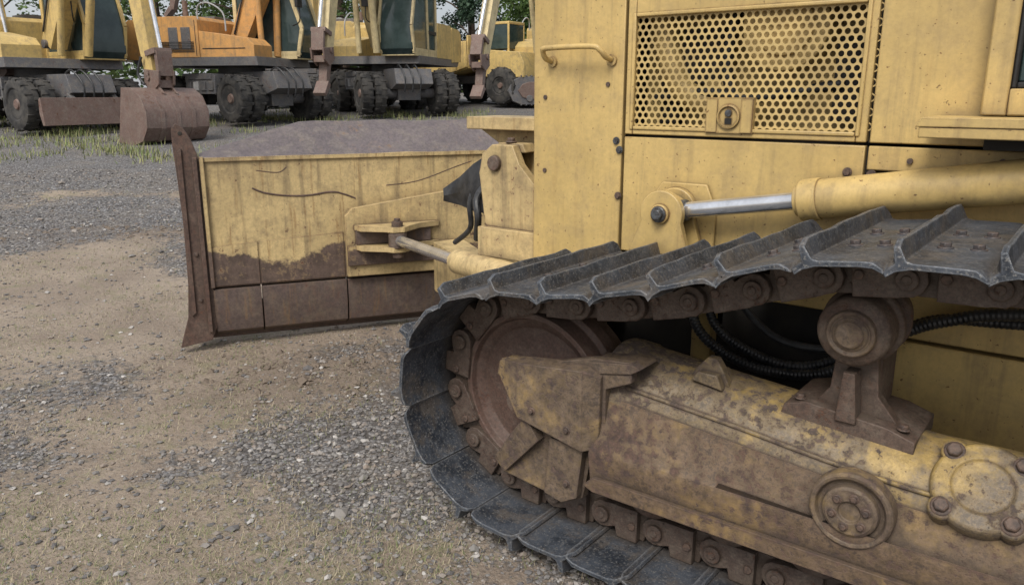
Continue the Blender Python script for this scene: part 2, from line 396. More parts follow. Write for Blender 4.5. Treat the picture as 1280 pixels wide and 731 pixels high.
# ------------------------------------------------------------------ BULLDOZER
DZ=empty('bulldozer',(0,0,0),math.atan2(-.614,.789))
ctrl=[(2.6,1.085),(1.6,1.10),(.5,1.09),(-.13,1.085),(-.39,1.078),(-.61,1.050),(-.84,.968),(-1.02,.912),(-1.22,.868),(-1.40,.845),(-1.54,.835)]
path=[]
for i in range(len(ctrl)-1):
    P=[Vector((*ctrl[max(0,min(len(ctrl)-1,i+j))],0)) for j in(-1,0,1,2)]
    for j in range(20):
        t=j/20; q=.5*((2*P[1])+(P[2]-P[0])*t+(2*P[0]-5*P[1]+4*P[2]-P[3])*t*t+(3*P[1]-P[0]-3*P[2]+P[3])*t**3); path.append((q.x,q.y))
IX,IZ,IR=-1.54,.49,.345
path+=[(IX+IR*math.cos(a),IZ+IR*math.sin(a)) for a in np.linspace(math.pi/2,1.5*math.pi,60)]
path+=[(x,.145) for x in np.linspace(-1.50,2.6,120)]
path+=[(2.6+.47*math.cos(a),.615+.47*math.sin(a)) for a in np.linspace(-math.pi/2,math.pi/2,60)]
i0=min(range(len(path)),key=lambda i:abs(path[i][0]+.39)+abs(path[i][1]-1.08)*3)
path=path[i0:]+path[:i0]+[path[i0]]
def walk(pitch):
    pins=[Vector(path[0])]; i=1
    while i<len(path):
        p=Vector(path[i]); c=pins[-1]
        if (p-c).length>=pitch:
            a=Vector(path[i-1]); lo,hi=0.,1.
            for _ in range(25):
                mdl=(lo+hi)/2
                if (a.lerp(p,mdl)-c).length<pitch: lo=mdl
                else: hi=mdl
            pins.append(a.lerp(p,hi))
        else: i+=1
    return pins
PITCH=.2; N0=len(walk(PITCH)); lo,hi=.19,PITCH
for _ in range(30):
    md=(lo+hi)/2
    if len(walk(md))>N0: lo=md
    else: hi=md
pins=walk(lo)
if (pins[-1]-pins[0]).length>.02: pins.append(pins[0])
else: pins[-1]=pins[0]
Y0,Y1=1.85,2.63; CY=2.20
sh=MB(); ch=MB()
prof=[(.118,-.016),(.100,.000),(.092,.004),(.087,.056),(.074,.058),(.066,.012),(.05,.008),(-.055,.008),(-.085,.006),(-.108,-.010),(-.112,-.022),(-.085,-.010),(-.055,-.006),(.055,-.006),(.09,-.014),(.112,-.028)]
for a,b in zip(pins[:-1],pins[1:]):
    d=(b-a).normalized(); n=Vector((d.y,-d.x)); c=(a+b)/2
    X=Matrix(((d.x,0,n.x,c.x),(0,1,0,0),(d.y,0,n.y,c.y),(0,0,0,1)))
    sh.xf=X; ch.xf=X
    off=.072; jit=random.uniform(-.008,.008)
    pr=[(u,w+off) for u,w in prof]
    def sec(y,cut):
        gw=random.uniform(-.004,.002)
        return [((u*(1-cut*.12) if w<off+.02 else u),y,(w if w<off+.02 else w-cut*.012+gw)+random.uniform(-.0008,.0008)) for u,w in pr]
    ys_=[Y0+jit,Y0+jit+.03]+[Y0+.03+(Y1-Y0-.06)*q/10+jit for q in range(1,10)]+[Y1+jit-.03,Y1+jit]
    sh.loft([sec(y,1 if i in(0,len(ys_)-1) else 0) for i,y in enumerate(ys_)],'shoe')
    for yy in(CY-.105,CY+.105):
        for uu in(-.045,.025):
            sh.bolt((uu,yy,off+.008),(0,0,1),.014,'sbolt')
    for sgn in(-1,1):
        def yr(y0,y1): return (CY+sgn*y0,CY+sgn*y1)
        def arc(cx,r,a0,a1,nn=8): return [(cx+r*math.cos(t),-.002+r*math.sin(t)) for t in np.linspace(a0,a1,nn)]
        h1=[(.03,.028),(.03,.064),(-.045,.064),(-.052,.030)]+arc(-.1,.047,math.radians(65),math.radians(285))+[(-.075,-.050),(.03,-.050)]
        h2=[(-.03,-.047),(.075,-.047)]+arc(.1,.045,math.radians(-105),math.radians(115))+[(.052,.030),(.045,.0635),(-.03,.0635),(-.03,.028)]
        ch.prism(h1,*yr(.125,.085),'chain'); ch.prism(h2,*yr(.100,.062),'chain')
        ch.cyl((-.1,CY+sgn*.10,-.002),(-.1,CY+sgn*.138,-.002),.027,'chain',seg=16)
        ch.cyl((-.1,CY+sgn*.136,-.002),(-.1,CY+sgn*.141,-.002),.013,'chain',seg=12)
        ch.cyl((.012,CY+sgn*.12,.008),(.012,CY+sgn*.131,.008),.014,'rbolt',seg=6)
    ch.cyl((-.1,CY-.08,-.002),(-.1,CY+.08,-.002),.033,'chain',seg=14)
o1=sh.obj('track_shoes',DZ,bevel=.002); o2=ch.obj('track_chain',DZ,bevel=.003)
for o,nm in((o1,'far_track_shoes'),(o2,'far_track_chain')):
    q=bpy.data.objects.new(nm,o.data); S.collection.objects.link(q); q.parent=DZ; q.location=(0,2.3,0)

m=MB()
m.lathe([(.02,-.10),(.07,-.10),(.075,-.085),(.10,-.078),(.235,-.07),(.248,-.082),(.268,-.090),(.276,-.112),(.296,-.112),(.299,-.04),(.304,-.038),(.318,-.03),(.318,.03),(.299,.04),(.296,.105),(.27,.105),(.02,.08)],(IX,CY,IZ),(0,1,0),'idler',seg=72)
m.lathe([(.01,-.19),(.05,-.19),(.06,-.17),(.06,.1),(.01,.1)],(IX,CY,IZ),(0,1,0),'rust',seg=32)
for a in range(0,360,60):
    q=(IX+.105*math.cos(rad(a)),CY-.08,IZ+.105*math.sin(rad(a))); m.bolt(q,(0,-1,0),.012,'rbolt')
m.obj('idler_wheel',DZ,bevel=.004)
m=MB(); m.lathe([(.05,-.16),(.22,-.16),(.26,-.08),(.40,-.05),(.42,-.03),(.42,.03),(.05,.05)],(2.6,CY,.615),(0,1,0),'rust',seg=54)
for i in range(24):
    a=i/24*2*math.pi; X=Matrix.Translation((2.6,CY,.615))@Matrix.Rotation(a,4,'Y'); m.xf=X
    m.box(.40,.46,-.03,.03,-.02,.02,'rust')
m.obj('drive_sprocket',DZ,bevel=.005)

# ---- idler bracket
m=MB()
main=[(-1.625,.575),(-1.615,.625),(-1.58,.645),(-1.40,.665),(-1.24,.712),(-1.10,.725),(-1.10,.66),(-1.19,.62),(-1.185,.42),(-1.24,.36),(-1.265,.22),(-1.33,.185),(-1.60,.215),(-1.64,.255),(-1.58,.35),(-1.50,.455),(-1.505,.51)]
m.prism(main,2.005,2.04,'bracket')
m.loft([[(-1.62,2.01,.57),(-1.61,2.01,.635),(-1.60,2.03,.635),(-1.60,2.03,.57)],[(-1.50,1.955,.46),(-1.49,1.955,.655),(-1.49,2.03,.66),(-1.50,2.03,.46)],[(-1.245,1.955,.41),(-1.245,1.955,.68),(-1.245,2.03,.69),(-1.245,2.03,.41)],[(-1.20,1.99,.42),(-1.20,1.99,.66),(-1.20,2.03,.67),(-1.20,2.03,.42)]],'bracket')
m.loft([[(-1.475,1.966,.47),(-1.42,1.966,.395),(-1.42,2.04,.395),(-1.475,2.04,.47)],[(-1.625,1.99,.275),(-1.58,1.99,.225),(-1.58,2.035,.225),(-1.625,2.035,.275)]],'bracket')
m.prism([(-1.38,.415),(-1.25,.415),(-1.27,.23),(-1.33,.195),(-1.40,.21)],1.975,2.01,'bracket')
m.prism([(-1.25,.70),(-1.10,.722),(-1.07,.71),(-1.10,.69),(-1.25,.66)],2.0,2.12,'bracket')
for p in((-1.30,.47),(-1.31,.27),(-1.44,.50)): m.bolt((p[0],1.955 if p[1]>.35 else 1.975,p[1]),(0,-1,0),.010,'rbolt')
m.obj('idler_bracket',DZ,bevel=.012)

# ---- track frame
m=MB()
TY=2.205
def tc(x): return .545-.085*(x+1.2)/.9 if x<-.3 else .46
secs=[]
for x,r in((-1.245,.150),(-1.24,.172),(-1.225,.180),(-1.20,.182),(-1.15,.182),(-1.14,.176),(-.9,.176),(-.6,.176),(-.3,.178),(0,.18),(.6,.18),(1.5,.18)):
    secs.append([(x,TY+r*math.cos(t),tc(x)+r*math.sin(t)) for t in [2*math.pi*i/56 for i in range(56)]])
m.loft(secs,'frame')
m.lathe([(.05,0),(.135,0),(.14,-.012),(.145,-.02),(.15,0.02)],(-1.24,TY,tc(-1.24)),(1,0,0),'frame',seg=48)
cs=lambda x,dz=0:[(x,2.03,tc(x)+.045),(x,1.995,tc(x)-.075+dz),(x,1.972,.425),(x,1.968,.405),(x,1.985,.295),(x,2.42,.295),(x,2.42,.45)]
m.loft([cs(-1.225),cs(-1.1),cs(-.8),cs(-.3),cs(1.6)],'framelow')
m.prism([(-1.235,.300),(-1.20,.285),(1.6,.285),(1.6,.335),(-1.2,.335)],1.955,1.972,'framelow')
m.tube([(-1.14,2.05,tc(-1.14)+.085),(-.8,2.05,tc(-.8)+.085),(-.3,2.048,tc(-.3)+.088),(.6,2.046,tc(.6)+.09)],.007,'frame',seg=8,sub=20)
bx,bz=-.435,.478
m.lathe([(.104,.03),(.104,-.012),(.098,-.020),(.088,-.018),(.082,-.004),(.072,-.002),(.068,-.018),(.060,-.024),(.030,-.024),(.026,-.015),(.003,-.015)],(bx,1.985,bz),(0,1,0.0),'bracket',seg=48)
for i in range(6):
    a=i*math.pi/3+.3; m.bolt((bx+.043*math.cos(a),1.961,bz+.043*math.sin(a)),(0,-1,0),.009,'rbolt')
m.obj('track_frame',DZ,bevel=.006)
m=MB()
dn=Vector((0,-.72,.69)); c0=Vector((-.165,TY,tc(0)))+dn*.178
m.lathe([(.115,-.03),(.115,.012),(.108,.022),(.070,.026),(.066,.018),(.02,.016)],c0,dn,'frame',seg=40)
X3=Vector((1,0,0)); Y3=dn.cross(X3)
for a in(45,135,225,315):
    p=c0+(X3*math.cos(rad(a))+Y3*math.sin(rad(a)))*.105
    m.lathe([(.032,-.03),(.032,.016),(.026,.022),(.01,.022)],p,dn,'frame',seg=20)
    m.bolt(p+dn*.020,dn,.019,'rbolt')
m.prism([(-.965,.685),(-.94,.72),(-.915,.750),(-.885,.750),(-.865,.72),(-.84,.67),(-.9,.66)],2.13,2.165,'frame')
m.prism([(-.95,.68),(-.93,.71),(-.87,.71),(-.85,.665)],2.10,2.20,'frame')
m.obj('track_frame_covers',DZ,bevel=.004)

# ---- carrier roller and its pedestal
m=MB(); cz=.915; cx=-.505; RY=CY+.03
m.lathe([(.058,-.160),(.062,-.150),(.086,-.140),(.093,-.130),(.093,-.055),(.106,-.05),(.106,-.035),(.086,-.03),(.086,.03),(.106,.035),(.106,.05),(.093,.055),(.093,.12),(.02,.12)],(cx,RY,cz),(0,1,0),'rust',seg=48)
m.lathe([(.012,-.175),(.034,-.175),(.037,-.168),(.042,-.166),(.048,-.160),(.052,-.165),(.060,-.165),(.064,-.148)],(cx,RY,cz),(0,1,0),'bracket',seg=48)
m.obj('carrier_roller',DZ,bevel=.003)
m=MB()
m.prism([(-.585,.62),(-.60,.68),(-.565,.73),(-.555,.84),(-.585,.90),(-.55,.96),(-.46,.96),(-.425,.90),(-.45,.84),(-.44,.73),(-.39,.67),(-.37,.62)],2.16,2.20,'rust')
m.prism([(-.565,.60),(-.565,.83),(-.545,.86),(-.465,.86),(-.445,.83),(-.445,.60)],2.19,2.36,'rust')
m.prism([(-.68,.635),(-.67,.672),(-.61,.690),(-.40,.668),(-.33,.645),(-.33,.60)],2.11,2.36,'rust')
m.prism([(-.53,.66),(-.52,.80),(-.49,.80),(-.475,.66)],2.10,2.17,'rust')
for p in((-.635,2.14,.688),(-.365,2.14,.665)): m.bolt(p,(0,0,1),.013,'rbolt')
m.obj('carrier_roller_pedestal',DZ,bevel=.010)
m=MB()
for x in(-1.06,-.80,-.54,-.28,0,.28,.56,.84,1.12,1.4,1.68,1.96):
    m.lathe([(.012,-.165),(.045,-.165),(.05,-.155),(.058,-.15),(.066,-.135),(.085,-.13),(.098,-.12),(.098,-.06),(.118,-.052),(.118,-.035),(.09,-.03),(.09,.03),(.118,.035),(.118,.052),(.098,.06),(.098,.12),(.01,.13)],(x,CY,.285),(0,1,0),'rust',seg=36)
    m.box(x-.07,x+.07,2.0,2.06,.265,.31,'rust')
    m.bolt((x-.05,2.03,.266),(0,0,-1),.014,'rbolt'); m.bolt((x+.05,2.03,.266),(0,0,-1),.014,'rbolt')
m.obj('track_rollers',DZ,bevel=.003)

# ---- body
PY=2.75
m=MB()
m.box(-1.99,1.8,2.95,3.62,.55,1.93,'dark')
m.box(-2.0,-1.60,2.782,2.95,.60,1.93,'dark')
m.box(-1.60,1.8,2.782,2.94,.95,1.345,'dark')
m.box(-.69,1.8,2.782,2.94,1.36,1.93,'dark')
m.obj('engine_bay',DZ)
m=MB()
T0,T1=PY,PY+.03
def slab(x0,x1,z0,z1,y0=T0,y1=T1,mm='body'): m.box(x0,x1,y0,y1,z0,z1,mm)
slab(-2.02,-1.592,.80,1.97,T0-.004,T1)
m.box(-2.03,-2.005,PY+.03,3.66,.62,1.97,'body')
m.box(-2.02,1.8,3.62,3.65,.60,1.97,'body')
m.prism([(-2.03,1.972),(-2.0,1.99),(1.8,1.99),(1.8,1.972)],PY-.002,3.66,'body')
gx0,gx1,gz0,gz1=-1.548,-.722,1.392,1.795
slab(-1.582,gx0,1.362,1.965); slab(gx1,-.688,1.362,1.965); slab(gx0,gx1,1.362,gz0); slab(gx0,gx1,gz1,1.965)
slab(-1.582,-.688,.90,1.352)
slab(-.678,-.262,1.362,1.965); slab(-.252,1.8,1.362,1.46); slab(-.678,1.8,1.275,1.352); slab(-.678,1.8,1.02,1.267,T0+.02,T1+.02)
m.box(gx0-.012,gx0+.002,PY-.005,PY+.01,gz0-.012,gz1+.012,'body'); m.box(gx1-.002,gx1+.012,PY-.005,PY+.01,gz0-.012,gz1+.012,'body')
m.box(gx0+.003,gx1-.003,PY-.005,PY+.01,gz0-.012,gz0+.002,'body'); m.box(gx0+.003,gx1-.003,PY-.005,PY+.01,gz1-.002,gz1+.012,'body')
m.obj('body_panels',DZ,bevel=.004)
m=MB(); p=.0265; hr=.0098; NXX=int((gx1-gx0)/p)+2; NZ=int((gz1-gz0)/(p*.866))+2
vs=[];fs=[]
for j in range(NZ):
    for i in range(NXX):
        cx_=gx0-.003+i*p+(j%2)*p/2; cz_=gz0-.003+j*p*.866
        o=len(vs)
        for kk in range(12):
            a=rad(30*kk); R=p/math.sqrt(3) if kk%2 else p/2
            vs.append((cx_+R*math.cos(a),PY+.012,cz_+R*math.sin(a)))
        for kk in range(12):
            a=rad(30*kk); vs.append((cx_+hr*math.cos(a),PY+.012,cz_+hr*math.sin(a)))
        for kk in range(12):
            a=rad(30*kk); vs.append((cx_+hr*math.cos(a),PY+.015,cz_+hr*math.sin(a)))
        for kk in range(12):
            k2=(kk+1)%12; fs.append((o+kk,o+k2,o+12+k2,o+12+kk)); fs.append((o+12+kk,o+12+k2,o+24+k2,o+24+kk))
m.add(vs,fs,'inner')
gr=m.obj('perforated_grille',DZ,smooth=False,recalc=False)
m=MB()
m.box(gx0-.04,gx1+.03,2.93,2.945,1.365,1.93,'inner')
m.cyl((-1.0,2.80,1.74),(-1.0,2.93,1.74),.15,'inner',seg=32); m.cyl((-1.0,2.79,1.74),(-1.0,2.80,1.74),.10,'inner',seg=32)
m.tube([(-1.5,2.87,1.80),(-1.44,2.85,1.62),(-1.38,2.86,1.52),(-1.22,2.88,1.45)],.05,'inner')
m.tube([(-1.2,2.86,1.8),(-1.22,2.85,1.6),(-1.15,2.86,1.42)],.022,'rubber'); m.tube([(-1.52,2.86,1.5),(-1.3,2.84,1.52),(-1.1,2.85,1.5),(-.8,2.86,1.55)],.018,'rubber')
m.box(-1.40,-1.24,2.85,2.90,1.55,1.75,'dark'); m.box(-.84,-.74,2.86,2.92,1.42,1.70,'dark'); m.box(-1.30,-1.22,2.84,2.91,1.37,1.56,'inner')
m.box(-1.5,-1.42,2.88,2.92,1.40,1.62,'dark')
m.obj('engine_parts',DZ,bevel=.004)
m=MB()
lx,lz=-1.155,1.436
m.prism([(lx-.088,lz-.058),(lx+.088,lz-.058),(lx+.088,lz+.066),(lx-.088,lz+.066)],PY-.008,PY+.02,'body')
m.prism([(lx-.085+.0,lz-.055),(lx-.085,lz+.06),(lx-.045,lz+.06),(lx-.045,lz-.055)],PY-.012,PY-.007,'body')
m.prism([(lx+.045,lz-.055),(lx+.045,lz+.06),(lx+.085,lz+.06),(lx+.085,lz-.055)],PY-.012,PY-.007,'body')
m.lathe([(.042,0),(.042,-.010),(.036,-.012),(.033,-.004),(.003,-.004)],(lx,PY-.008,lz),(0,1,0),'body',seg=28)
m.cyl((lx,PY-.020,lz+.012),(lx,PY-.008,lz+.012),.012,'bolt',seg=16); m.box(lx-.012,lx+.012,PY-.016,PY-.009,lz-.026,lz-.006,'dark')
hz=1.685
m.tube([(-1.925,PY+.01,hz-.045),(-1.93,PY-.045,hz-.035),(-1.928,PY-.07,hz-.005),(-1.90,PY-.075,hz+.005),(-1.70,PY-.075,hz+.005),(-1.66,PY-.07,hz-.01),(-1.648,PY-.045,hz-.035),(-1.645,PY+.01,hz-.045)],.011,'body',seg=12)
for q in((-1.925,hz-.045),(-1.645,hz-.045)): m.cyl((q[0],PY-.012,q[1]),(q[0],PY-.003,q[1]),.022,'body')
for q in((-1.60,1.30),(-1.615,1.335),(-.735,1.265),(-.66,1.262),(-1.60,1.12)): m.bolt((q[0],PY-.004,q[1]),(0,-1,0),.011,'rbolt' if q[1]<1.28 else 'bolt')
for q in((-1.56,1.93),(-1.72,1.89),(-1.96,1.5),(-1.96,1.2),(-1.66,1.55),(-.3,1.40),(-.3,1.32),(-.55,1.31)): m.cyl((q[0],PY-.009,q[1]),(q[0],PY,q[1]),.009,'rbolt',seg=10)
m.obj('latch_handle_and_bolts',DZ,bevel=.002)
m=MB()
m.prism([(-.50,1.425),(-.485,1.452),(1.6,1.452),(1.6,1.425)],2.50,PY-.003,'body')
m.box(-.49,1.6,2.503,2.515,1.395,1.425,'body')
m.box(-.34,1.6,2.62,2.74,1.36,1.42,'dark')
m.obj('side_ledge',DZ,bevel=.003)
m=MB()
cy0=2.66
m.box(-.365,-.30,cy0,3.68,1.455,2.75,'body'); m.box(-.30,1.3,cy0,cy0+.05,1.455,1.53,'body'); m.box(-.30,1.3,cy0,cy0+.05,2.62,2.75,'body')
m.box(1.24,1.3,cy0,3.68,1.455,2.75,'body'); m.box(-.30,1.3,3.63,3.68,1.455,2.75,'body')
m.box(-.40,1.36,cy0-.04,3.72,2.75,2.83,'body')
m.box(-.30,-.285,cy0+.006,cy0+.04,1.53,2.62,'seal'); m.box(-.285,1.24,cy0+.006,cy0+.04,1.53,1.548,'seal')
m.box(-.285,1.24,cy0+.02,cy0+.03,1.548,2.62,'glass'); m.box(-.29,1.24,2.76,3.6,1.46,1.5,'dark')
m.obj('cab',DZ,bevel=.006)
m=MB()
pA=Vector((-1.334,2.67,1.088)); pB=Vector((-.84,2.665,1.172)); dd=(pB-pA).normalized()
m.cyl(pA+dd*.05,pB+dd*.02,.030,'chrome',seg=28)
m.obj('lift_cylinder_rod',DZ)
m=MB()
q=pA+dd*.505
m.cyl(q,q+dd*1.7,.064,'body',seg=40); m.cyl(q-dd*.012,q+dd*.05,.070,'body',seg=40); m.cyl(q-dd*.03,q,.052,'body',seg=32)
m.cyl(pA+dd*.045,pA+dd*.075,.040,'bolt',seg=28)
m.cyl(pA+Vector((0,-.035,0)),pA+Vector((0,.035,0)),.062,'body',seg=32)
ar=[(pA.x+.085*math.cos(t),pA.z+.085*math.sin(t)) for t in np.linspace(rad(-20),rad(200),20)]
m.prism(ar+[(pA.x-.13,pA.z-.15),(pA.x+.12,pA.z-.15)],2.60,2.63,'body')
m.prism(ar+[(pA.x-.13,pA.z-.15),(pA.x+.12,pA.z-.15)],2.71,2.752,'body')
m.cyl((pA.x,2.585,pA.z),(pA.x,2.76,pA.z),.036,'body',seg=24); m.bolt((pA.x,2.583,pA.z),(0,-1,0),.022,'bolt')
m.prism([(-1.45,.93),(-1.45,1.12),(-1.40,1.19),(-1.22,1.19),(-1.18,1.10),(-1.18,.93)],2.735,2.748,'body')
m.obj('lift_cylinder_barrel',DZ,bevel=.004)
m=MB()
m.box(-.60,1.8,2.735,2.78,.74,1.01,'body'); m.box(-.60,1.8,2.72,2.78,.32,.733,'body')
m.box(-1.25,-1.17,2.74,2.80,.50,.90,'body'); m.box(-1.0,-.70,2.77,2.80,.78,.90,'body')
m.box(-1.17,-.60,2.84,2.90,.35,.93,'dark'); m.box(-1.9,-1.25,2.86,2.9,.45,.9,'dark')
m.box(-1.9,1.8,2.90,3.55,.35,.62,'dark')
m.cyl((-.62,2.76,.60),(-.62,2.72,.60),.035,'rbolt')
m.obj('main_frame',DZ,bevel=.005)
m=MB()
m.tube([(-1.25,2.74,.82),(-1.2,2.66,.685),(-1.08,2.64,.60),(-.91,2.64,.565),(-.70,2.62,.61),(-.49,2.62,.785),(-.35,2.60,.86),(-.18,2.60,.905),(.3,2.62,.95)],.020,'rubber',corr=.14,seg=12,sub=14)
m.tube([(-1.2,2.76,.80),(-1.14,2.69,.69),(-1.0,2.66,.62),(-.80,2.65,.60),(-.60,2.66,.70),(-.42,2.66,.83),(-.2,2.66,.86),(.3,2.68,.90)],.018,'rubber',corr=.14,seg=12,sub=14)
m.tube([(-1.18,2.80,.86),(-1.0,2.72,.72),(-.85,2.70,.66),(-.6,2.70,.68)],.014,'rubber',seg=10)
m.obj('hydraulic_hoses',DZ)

# ---- blade
bd=Vector((.517,.856,0)).normalized(); nd=Vector((-bd.y,bd.x,0))
BX=Matrix(((bd.x,nd.x,0,-4.113),(bd.y,nd.y,0,2.437),(0,0,1,0),(0,0,0,1)))
m=MB(); m.xf=BX
ctl=[(0,1.185,.06),(.12,1.22,.10),(.30,1.275,.16),(.58,1.350,.235),(1.0,1.352,.235),(1.5,1.348,.23),(2.0,1.352,.235),(2.35,1.35,.235),(2.7,1.25,.12),(2.95,1.185,.06)]
def bsec(s_,tz,tn):
    j=.010*noise.noise(Vector((s_*3,1,1))); j2=.012*noise.noise(Vector((s_*5,7,1)))
    mid=.5
    return [(s_,0.0,.415),(s_,0.0,1.165+j),(s_,tn*mid,1.165+(tz-1.165)*mid+.010*noise.noise(Vector((s_*4,3,5)))),(s_,tn,tz+j2*.6),(s_,tn+.025,tz-.005+j2*.6),(s_,.16,.95),(s_,.10,.65),(s_,.10,.42)]
ss=sorted(set([round(x,3) for x in np.linspace(0,2.95,36)]+[.58]))
cz_=[c[0] for c in ctl]
secs=[bsec(a,float(np.interp(a,cz_,[c[1] for c in ctl])),float(np.interp(a,cz_,[c[2] for c in ctl]))) for a in ss]
n7=8
vs=[q for s_ in secs for q in s_]; f1=[];f2=[]
for j in range(len(secs)-1):
    for i in range(n7):
        a=j*n7+i;b=j*n7+(i+1)%n7; (f2 if i in(1,2,3) else f1).append((a,b,b+n7,a+n7))
f1+=[tuple(range(n7)),tuple(range(len(vs)-1,len(vs)-n7-1,-1))]
o=len(m.v); m.v+=[tuple(BX@Vector(q)) for q in vs]
for fl,mm in((f1,'blade'),(f2,'bladetop')):
    m.f+=[tuple(i+o for i in f) for f in fl]; m.mi+=[m.mid(mm)]*len(fl)
m.obj('blade_moldboard',DZ,bevel=.006,ang=30)
m=MB(); m.xf=BX
m.box(.0,2.95,-.012,.002,1.142,1.165,'blade')
for a,b in((.01,.275),(.283,.78),(.788,1.6),(1.608,2.93)):
    m.prism([(-.012,.255),(-.012,.405),(.05,.41),(.13,.11),(.105,.105),(.01,.15)],a,b,'bladelow','x')
m.prism([(.01,.425),(.01,.655),(.275,.675),(.275,.425)],-.006,.002,'blade')
m.prism([(.283,.425),(.283,.675),(.775,.70),(.775,.425)],-.004,.002,'blade')
m.prism([(.785,.43),(.785,.80),(.83,.845),(1.42,.925),(1.60,1.02),(2.2,1.02),(2.3,.9),(2.3,.43)],-.055,.002,'liftframe')
m.prism([(.79,.50),(.79,.62),(1.9,.62),(1.9,.50)],-.072,-.054,'blade')
m.prism([(0.0,.42),(0.0,1.17),(.022,1.17),(.022,.42)],-.022,.004,'blade')
for z0 in(.595,.715):
    m.prism([(.83,-.05),(.86,-.13),(.99,-.20),(1.03,-.245),(1.10,-.245),(1.14,-.20),(1.22,-.12),(1.36,-.07),(1.36,-.05)],z0,z0+.032,'liftframe','z')
m.box(.84,1.30,-.085,-.05,.63,.72,'bladelow')
m.cyl((1.065,-.20,.56),(1.065,-.20,.775),.034,'rust',seg=20); m.bolt((1.065,-.20,.775),(0,0,1),.020,'rbolt')
m.tube([(.27,.001,.985),(.34,.0,.955),(.45,.001,.935),(.58,.0,.93),(.72,.0,.945),(.80,.001,.925),(.86,.001,.90)],.0055,'wing',seg=8)
m.tube([(.30,.002,1.085),(.42,.002,1.07),(.47,.002,1.10)],.004,'wing',seg=8)
m.tube([(1.05,.002,.97),(1.25,.002,.99),(1.5,.002,1.07),(1.6,.002,1.10)],.004,'wing',seg=8)
m.obj('blade_back_structure',DZ,bevel=.005)
m=MB(); m.xf=BX
for off,sg in((0,1),(2.95,-1)):
    P=[(-.130,1.24),(-.128,1.325),(-.105,1.355),(-.070,1.335),(-.035,1.27),(0,1.16),(.012,.9),(.012,.18),(-.02,.105),(-.195,.075),(-.175,.14),(-.14,.25),(-.122,.45),(-.115,.8),(-.122,1.05)]
    P=[(off+sg*a,b) for a,b in P]
    m.prism(P,-.004,.035,'wing')
    m.box(min(off-sg*.012,off-sg*.035),max(off-sg*.012,off-sg*.035),-.03,.26,.16,1.17,'wing')
    m.prism([(off-sg*.118,.26),(off-sg*.112,1.20),(off-sg*.088,1.22),(off-sg*.092,.28)],-.016,-.003,'wing')
    for z in(.35,.62): m.bolt((off-sg*.062,-.004,z),(0,-1,0),.010,'rbolt')
    m.cyl((off-sg*.085,-.006,1.30),(off-sg*.085,.0,1.30),.012,'dark',seg=14)
m.obj('blade_end_plates',DZ,bevel=.005)
m=MB(); m.xf=BX
m.prism([(.105,.085),(.135,.085),(.13,.30),(.10,.30)],-.12,3.07,'wing','x')
m.obj('cutting_edge',DZ,bevel=.003)
pS=BX@Vector((1.065,-.20,.665)); pE=Vector((-2.60,2.91,.69)); d2=(pE-pS).normalized()
m=MB(); m.cyl(pS,pE,.032,'chrome',seg=24); m.obj('angle_cylinder_rod',DZ)
m=MB()
m.cyl(pS-Vector((0,0,.045)),pS+Vector((0,0,.045)),.055,'rust',seg=24)
m.cyl(pE-d2*.02,pE+Vector((.75,-.28,.04)),.062,'liftframe',seg=32); m.cyl(pE-d2*.05,pE,.05,'liftframe',seg=28)
m.obj('angle_cylinder_barrel',DZ,bevel=.004)
m=MB()
m.loft([[(-1.7,2.80,.42),(-1.7,2.95,.42),(-1.7,2.95,.70),(-1.7,2.80,.70)],[(-2.5,2.95,.40),(-2.5,3.12,.40),(-2.5,3.12,.66),(-2.5,2.95,.66)],[(-3.2,3.35,.36),(-3.15,3.55,.36),(-3.15,3.55,.66),(-3.2,3.35,.66)]],'liftframe')
m.box(-2.42,-2.03,2.84,3.0,.76,.90,'liftframe')
LB=[(-2.40,.86),(-2.44,1.15),(-2.42,1.24),(-2.36,1.285),(-2.24,1.285),(-2.20,1.20),(-2.10,1.10),(-2.03,.95),(-2.03,.86)]
m.prism(LB,2.88,2.93,'liftframe'); m.prism(LB,3.02,3.06,'liftframe')
m.prism([(-2.42,1.16),(-2.42,1.245),(-2.36,1.29),(-2.22,1.29),(-2.2,1.25),(-2.36,1.24)],2.93,3.02,'liftframe')
m.cyl((-2.34,2.86,1.20),(-2.34,3.08,1.20),.035,'rust'); m.bolt((-2.30,2.95,1.295),(0,0,1),.02,'rbolt')
m.box(-2.62,-2.05,3.0,3.25,1.345,1.405,'liftframe'); m.prism([(-2.62,1.345),(-2.45,1.25),(-2.1,1.25),(-2.03,1.345)],3.1,3.14,'liftframe')
m.obj('blade_lift_frame',DZ,bevel=.010)
m=MB()
m.tube([(-2.47,3.02,1.12),(-2.52,2.96,1.02),(-2.50,2.94,.92),(-2.56,3.0,.80)],.018,'rubber',seg=10)
m.tube([(-2.44,3.05,1.18),(-2.47,2.97,1.05),(-2.44,2.94,.93),(-2.38,2.94,.82)],.016,'rubber',seg=10)
m.tube([(-2.55,3.08,1.15),(-2.60,3.0,1.0),(-2.62,3.02,.85),(-2.8,3.1,.74)],.014,'rubber',seg=10)
m.cyl((-2.40,2.96,.80),(-2.40,2.96,1.18),.028,'bolt')
secs=[]
for i,(x,y) in enumerate([(-2.44,3.0),(-2.58,3.00),(-2.72,3.06),(-2.86,3.08)]):
    z0=1.25-.075*i; z1=.93+.01*i
    secs.append([(x,y,z0),(x+.03,y-.03,(z0+z1)/2),(x,y,z1),(x-.005,y+.012,z1),(x+.025,y-.018,(z0+z1)/2),(x-.005,y+.012,z0)])
m.loft(secs,'rubber')
m.obj('front_hoses_and_flap',DZ)

